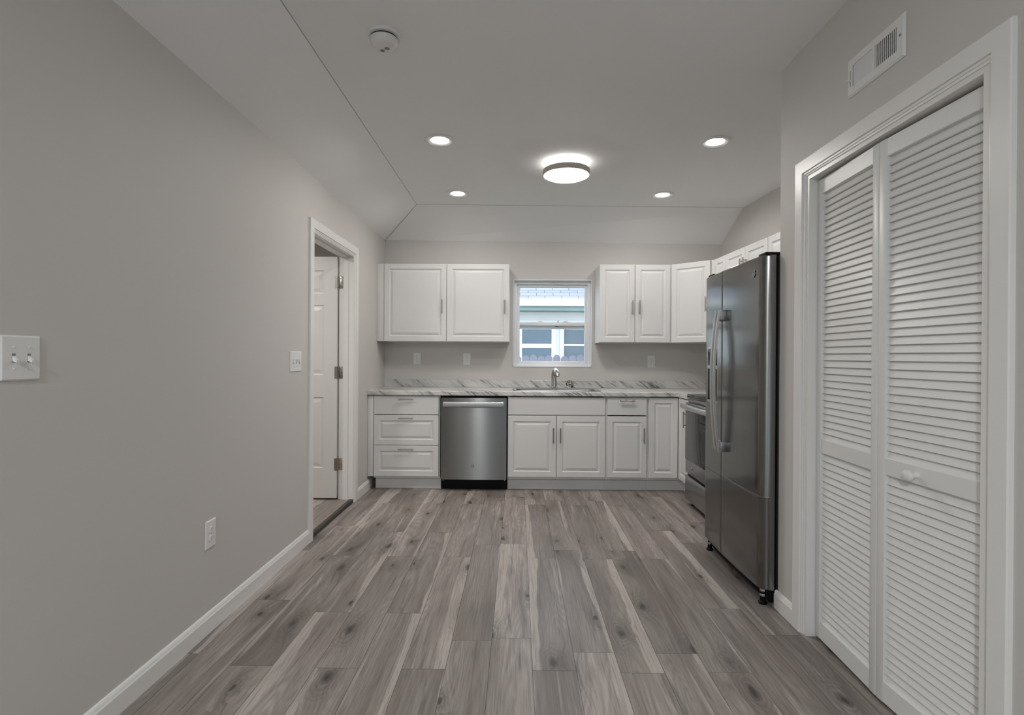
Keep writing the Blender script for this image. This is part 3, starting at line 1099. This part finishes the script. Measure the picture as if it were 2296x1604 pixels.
# ------------------------------------------------------------------ louvered bifold closet door
t = sroot('door_2', 'white louvered bifold closet door', 'door', (0, 0, 0))
LZ0, LZ1 = .012, 2.016
def leaf(pa, pb, knob, label):
    """front plane from pa (viewer's left) to pb; local x along it, y away from the viewer"""
    pa, pb = Vector(pa), Vector(pb)
    a = math.atan2(pb.y - pa.y, pb.x - pa.x)
    ln = (pb - pa).length
    Mx = Matrix.Translation((pa.x, pa.y, 0)) @ Matrix.Rotation(a, 4, 'Z')
    st = .036
    b = MB()
    for x0 in (0, ln - st): b.rbox(x0, x0 + st, 0, .028, LZ0, LZ1, .002, 2)
    for z0, z1 in ((LZ0, .088), (.822, .883), (1.952, LZ1)):
        b.rbox(st - .001, ln - st + .001, .0015, .027, z0, z1, .0015, 1)
    lf = b.build('door_leaf', M['louver'], t)
    lf.matrix_local = Mx
    lf['label'] = label
    for z0, z1, n in ((.088, .822, 25), (.883, 1.952, 37)):
        b = MB()
        p = (z1 - z0) / n
        tilt = math.radians(71)
        for k in range(n):
            zc = z0 + p * (k + .5)
            ds, th = .0197, .0028
            dy, dz = math.cos(tilt) * ds, math.sin(tilt) * ds
            yc = .0165
            # slat slopes: front edge low, back edge high
            nx, nz = -math.sin(tilt) * th, math.cos(tilt) * th
            q = [(yc - dy + nx, zc - dz + nz), (yc - dy - nx, zc - dz - nz), (yc + dy - nx, zc + dz - nz), (yc + dy + nx, zc + dz + nz)]
            b.prism(q, 'X', st - .002, ln - st + .002)
        lv = b.build('louver_panel', M['louver'], lf, smooth=False)
    if knob:
        b = MB()
        b.lathe([(.010, 0), (.009, .012), (.010, .018), (.0175, .024), (.019, .032), (.016, .039), (.006, .043)], (0, 0, 0), 24, Matrix.Translation((knob, .0015, .852)) @ FRONT)
        kb = b.build('knob', M['plastic'], lf)
        kb['label'] = 'round white knob'
PIV_X, SEAM_X = 1.323, 1.302
leaf((PIV_X, CY1 - .021), (SEAM_X, 1.960), None, 'plain far leaf without a knob')
leaf((SEAM_X, 1.956), (PIV_X, CY0 + .022), .180, 'near leaf with a white knob')

# ------------------------------------------------------------------ outlets and switches (built facing -y)
def outlet(label, loc, rz, wdt=.079, hgt=.124):
    t = thing('wall_outlet', label, 'outlet', loc, rz, 'white wall outlets')
    b = MB()
    b.loft([[(x * (wdt / 2 - i), y, z * (hgt / 2 - i)) for x, z in ((-1, -1), (1, -1), (1, 1), (-1, 1))] for i, y in ((0, -.0005), (0, -.003), (.004, -.0065))])
    b.build('cover_plate', M['plastic'], t, smooth=False)
    for dz in (.0195, -.0195):
        b = MB()
        n = 24
        pts = []
        for k in range(n):
            a = 2 * PI * k / n
            pts.append((max(-.0135, min(.0135, .0172 * math.cos(a))) , .0172 * math.sin(a) * .86 + dz))
        b.prism(pts, 'Y', -.0095, -.006)
        r_ = b.build('receptacle', M['plastic'], t, ang=.5)
        b = MB()
        b.box(-.0075, -.0055, -.0098, -.009, dz + .000, dz + .008)
        b.box(.0052, .0072, -.0098, -.009, dz + .001, dz + .007)
        b.prism([(.0022 * math.cos(k * PI / 4), dz - .0065 + .0022 * math.sin(k * PI / 4)) for k in range(8)], 'Y', -.0098, -.009)
        b.build('slot', M['slotgrey'], r_, smooth=False)
    b = MB()
    b.lathe([(.0032, 0), (.0028, .001)], (0, 0, 0), 10, Matrix.Translation((0, -.0065, 0)) @ FRONT)
    b.build('screw', M['slotgrey'], t)
    return t
outlet('white outlet on the back wall nearest the left corner', (-1.0355, YB, 1.2045), 0)
outlet('white outlet on the back wall left of the window', (-.522, YB, 1.201), 0)
outlet('white outlet on the back wall right of the sink', (1.3705, YB, 1.188), 0, .082)
outlet('white outlet low on the left wall above the baseboard', (XL, 2.385, .434), PI / 2)

def switch(label, loc, rz, n, up=()):
    wdt = .033 + .046 * n - .007 + .001 * n
    t = thing('light_switch', label, 'switch', loc, rz, 'white light switch plates')
    hgt = .124
    b = MB()
    b.loft([[(x * (wdt / 2 - i), y, z * (hgt / 2 - i)) for x, z in ((-1, -1), (1, -1), (1, 1), (-1, 1))] for i, y in ((0, -.0005), (0, -.003), (.0045, -.0068))])
    b.build('cover_plate', M['plastic'], t, smooth=False)
    for k in range(n):
        x = (k - (n - 1) / 2) * .046
        b = MB()
        b.box(x - .0052, x + .0052, -.0072, -.006, -.0125, .0125)
        b.build('toggle_slot', M['slotgrey'], t, smooth=False)
        b = MB()
        s = 1 if k in up else -1
        b.loft([[(x + dx * .0046, -.006, dz * .0075) for dx, dz in ((-1, -1), (1, -1), (1, 1), (-1, 1))],
                [(x + dx * .0040, -.0185, s * .0095 + dz * .0035) for dx, dz in ((-1, -1), (1, -1), (1, 1), (-1, 1))]])
        b.build('toggle', M['plastic'], t, smooth=False)
        for dz in (-.030, .030):
            b = MB()
            b.lathe([(.0034, -.001), (.0034, .0008), (.002, .0016)], (0, 0, 0), 12, Matrix.Translation((x, -.0068, dz)) @ FRONT)
            b.build('screw', M['plastic'], t)
    return t
switch('large two toggle white switch plate at the left edge of the photo', (XL, 1.4635, 1.2225), PI / 2, 2)
switch('three toggle white switch plate beside the doorway', (XL, 3.298, 1.194), PI / 2, 3, (1,))

# ------------------------------------------------------------------ wall register
t = thing('air_vent', 'white louvered air register high on the closet wall', 'vent', (XC, 1.9565, 2.317), -PI / 2)
vw, vh = .1535, .0735
ox, oz = .1195, .041
b = MB()
def R4(hx, hz, y): return [(-hx, y, -hz), (hx, y, -hz), (hx, y, hz), (-hx, y, hz)]
b.loft([R4(vw, vh, -.0005), R4(vw, vh, -.004), R4(vw - .006, vh - .006, -.010), R4(ox, oz, -.010), R4(ox, oz, -.001)], cap0=False, cap1=False)
b.box(-.0055, .0055, -.010, -.001, -oz, oz)
b.build('frame', M['plastic'], t, smooth=False)
b = MB()
b.box(-ox, ox, -.0012, -.0006, -oz, oz)
b.build('duct_opening', M['slot'], t, smooth=False)
for side in (-1, 1):
    b = MB()
    for k in range(11):
        x = side * (.0125 + .0098 * k)
        a = math.radians(34) * side
        Mx = Matrix.Translation((x, -.0055, 0)) @ Matrix.Rotation(a, 4, 'Z')
        b.box(-.0012, .0012, -.0045, .0045, -oz, oz, Mx)
    b.build('fins', M['plastic'], t, smooth=False)
b = MB()
b.box(-.1335, -.1315, -.0105, -.0095, -.035, .025)
b.build('lever_slot', M['slot'], t, smooth=False)
b = MB()
b.rbox(-.136, -.129, -.030, -.009, -.016, -.011, .001)
b.build('lever', M['plastic'], t)
b = MB()
b.lathe([(.005, 0), (.004, .002)], (0, 0, 0), 14, Matrix.Translation((.137, -.010, .004)) @ FRONT)
b.build('screw', M['slotgrey'], t)

# ------------------------------------------------------------------ smoke detector
t = thing('smoke_detector', 'round white smoke detector on the ceiling', 'smoke detector', (-.594, 2.352, ZC))
b = MB()
b.lathe([(.074, 0), (.074, -.006), (.070, -.012), (.060, -.013)], (0, 0, 0), 48)
b.build('base', M['plastic'], t)
b = MB()
b.lathe([(.0575, -.012), (.0575, -.020)], (0, 0, 0), 48)
b.build('vent_gap', M['slot'], t)
b = MB()
b.lathe([(.057, -.019), (.0605, -.021), (.0595, -.032), (.054, -.045), (.046, -.052), (.030, -.055)], (0, 0, 0), 48)
hd = b.build('head', M['plastic'], t)
b = MB()
for i in range(-2, 3):
    for j in range(-2, 3):
        if i * i + j * j < 6:
            b.lathe([(.0016, 0), (.0014, -.001)], (.012 + i * .0045, .006 + j * .0045, -.0551), 8)
b.build('sounder_holes', M['slot'], hd)
b = MB()
b.lathe([(.010, 0), (.010, -.0015), (.008, -.002)], (-.012, .022, -.0548), 18)
b.build('test_button', M['slotgrey'], hd)

# ------------------------------------------------------------------ ceiling lamps
cans = [(-.514, 3.494, 'recessed ceiling light, nearer one left of the round fixture'),
        (1.276, 3.512, 'recessed ceiling light, nearer one right of the round fixture'),
        (-.527, 4.638, 'recessed ceiling light, farther one on the left near the back slope'),
        (1.243, 4.661, 'recessed ceiling light, farther one on the right near the back slope')]
t0 = None
for x, y, lb in cans:
    if t0 is None:
        t0 = thing('recessed_light', lb, 'ceiling light', (x, y, ZC), 0, 'recessed ceiling lights')
        b = MB()
        b.lathe([(.098, 0), (.098, -.006), (.093, -.010), (.078, -.0105), (.059, -.004), (.058, -.004), (.056, -.001)], (0, 0, 0), 48, cap=False)
        b.build('trim_ring', M['plastic'], t0)
        b = MB()
        b.lathe([(.056, -.0012), (.056, -.0018), (.030, -.003)], (0, 0, 0), 40)
        b.build('lens', M['lens'], t0)
    else:
        c = copy_tree(t0)
        c.location = (x, y, ZC)
        tag(c, lb, 'ceiling light', 'recessed ceiling lights')
t = thing('flush_ceiling_light', 'large round flush mount ceiling light with nickel ring', 'ceiling light', (.345, 3.905, ZC))
b = MB()
b.lathe([(.150, 0), (.150, -.004), (.156, -.030), (.158, -.058), (.161, -.063)], (0, 0, 0), 64)
b.build('light_rim', M['rimglow'], t)
b = MB()
b.lathe([(.161, -.054), (.1695, -.054), (.171, -.058), (.171, -.089), (.168, -.093), (.161, -.093), (.161, -.054)], (0, 0, 0), 64, cap=False)
b.build('ring', M['bronze'], t)
b = MB()
b.lathe([(.159, -.070)] + [(.160 * math.cos(a), -.086 - .034 * math.sin(a)) for a in [k * PI / 2 / 10 for k in range(10)]] + [(.004, -.120)], (0, 0, 0), 64, cap=False)
b.build('diffuser', M['dome'], t)

# ceiling lamp behind the camera, plus an added unseen light that brightens the hall
def area(name, loc, size, power, col=WARM):
    l = bpy.data.lights.new(name, 'AREA')
    l.shape = 'DISK'
    l.size = size
    l.energy = power
    l.color = col
    o = bpy.data.objects.new(name, l)
    COL.objects.link(o)
    o.location = loc
    return o
area('living_room_lamp', (-.75, -1.6, 2.60), .16, L_REAR, (.93, .98, 1))
area('hall_fill_light', (-2.3, 3.2, 2.40), .3, L_HALL)

# ------------------------------------------------------------------ outside the window
b = MB()
b.box(-14, 16, YB + .4, 30, -.75, -.65)
struct(b.build('ground', M['ground'], smooth=False), 'grass between the houses', 'ground')
HY = 12.0
t = thing('neighbor_house', 'white neighbouring house with grey shingle roof seen through the window', 'house', (.4, HY, -.65))
b = MB()
b.box(-4, 4, 0, .2, 0, 2.972)
b.build('wall', M['siding'], t, smooth=False)
EY = -.5
ez = 3.098
b = MB()
sl = math.radians(31)
b.box(-4.3, 4.3, 0, 5, -.03, 0)
rf = b.build('roof', M['shingle'], t, smooth=False)
rf.location = (0, EY, ez + .02)
rf.rotation_euler = (sl, 0, 0)
b = MB()
gz0, gz1 = 2.955, ez
b.box(-4.3, 4.3, EY - .10, EY, gz0, gz1 + .01)
b.box(-4.3, 4.3, EY - .112, EY - .10, gz1 - .015, gz1 + .012)
b.build('gutter', M['siding'], t, smooth=False)
b = MB()
zz = 2.887
b.box(-4.3, 4.3, EY + .02, 0, zz - .02, gz0 + .02)
b.build('soffit', M['soffit'], t, smooth=False)
def house_window(x0, x1, zt_, za, zb_):
    zbot = zb_ - .62
    b = MB()
    b.box(x0 - .09, x1 + .09, -.03, 0, zt_, zt_ + .16)
    b.box(x0 - .12, x1 + .12, -.05, 0, zt_ + .16, zt_ + .20)
    b.box(x0 - .09, x0, -.03, 0, zbot, zt_)
    b.box(x1, x1 + .09, -.03, 0, zbot, zt_)
    b.box(x0, x1, -.035, 0, zb_, za)
    b.box(x0 - .12, x1 + .12, -.06, 0, zbot - .06, zbot)
    o = b.build('house_window', M['siding'], t, smooth=False)
    b = MB()
    b.box(x0, x1, -.012, -.002, zbot, zt_)
    b.build('house_pane', M['houseglass'], o, smooth=False)
house_window(-0.306, 0.351, 2.484, 2.161, 2.067)
house_window(0.629, 1.290, 2.484, 2.156, 2.116)
house_window(-1.307, -0.589, 2.484, 2.156, 2.096)

FY = 9.9
t = thing('picket_fence', 'weathered grey dog ear picket fence outside the window', 'fence', (.4, FY, -.65))
z_top = 1.900
pit = .1435
x_first = -0.255
for k in range(-8, 17):
    xc = x_first + k * pit
    hw = .067
    zt_ = z_top + .012 * math.sin(k * 2.1)
    poly = [(xc - hw, .02), (xc + hw, .02), (xc + hw, zt_ - .045), (xc + hw * .45, zt_), (xc - hw * .45, zt_), (xc - hw, zt_ - .045)]
    b = MB()
    b.prism(poly, 'Y', -.008, .008)
    b.build('picket', M['fence'], t, smooth=False)
for z in (.35, 1.5):
    b = MB()
    b.box(x_first - 8.5 * pit, x_first + 16.5 * pit, .008, .045, z, z + .09)
    b.build('rail', M['fence'], t, smooth=False)
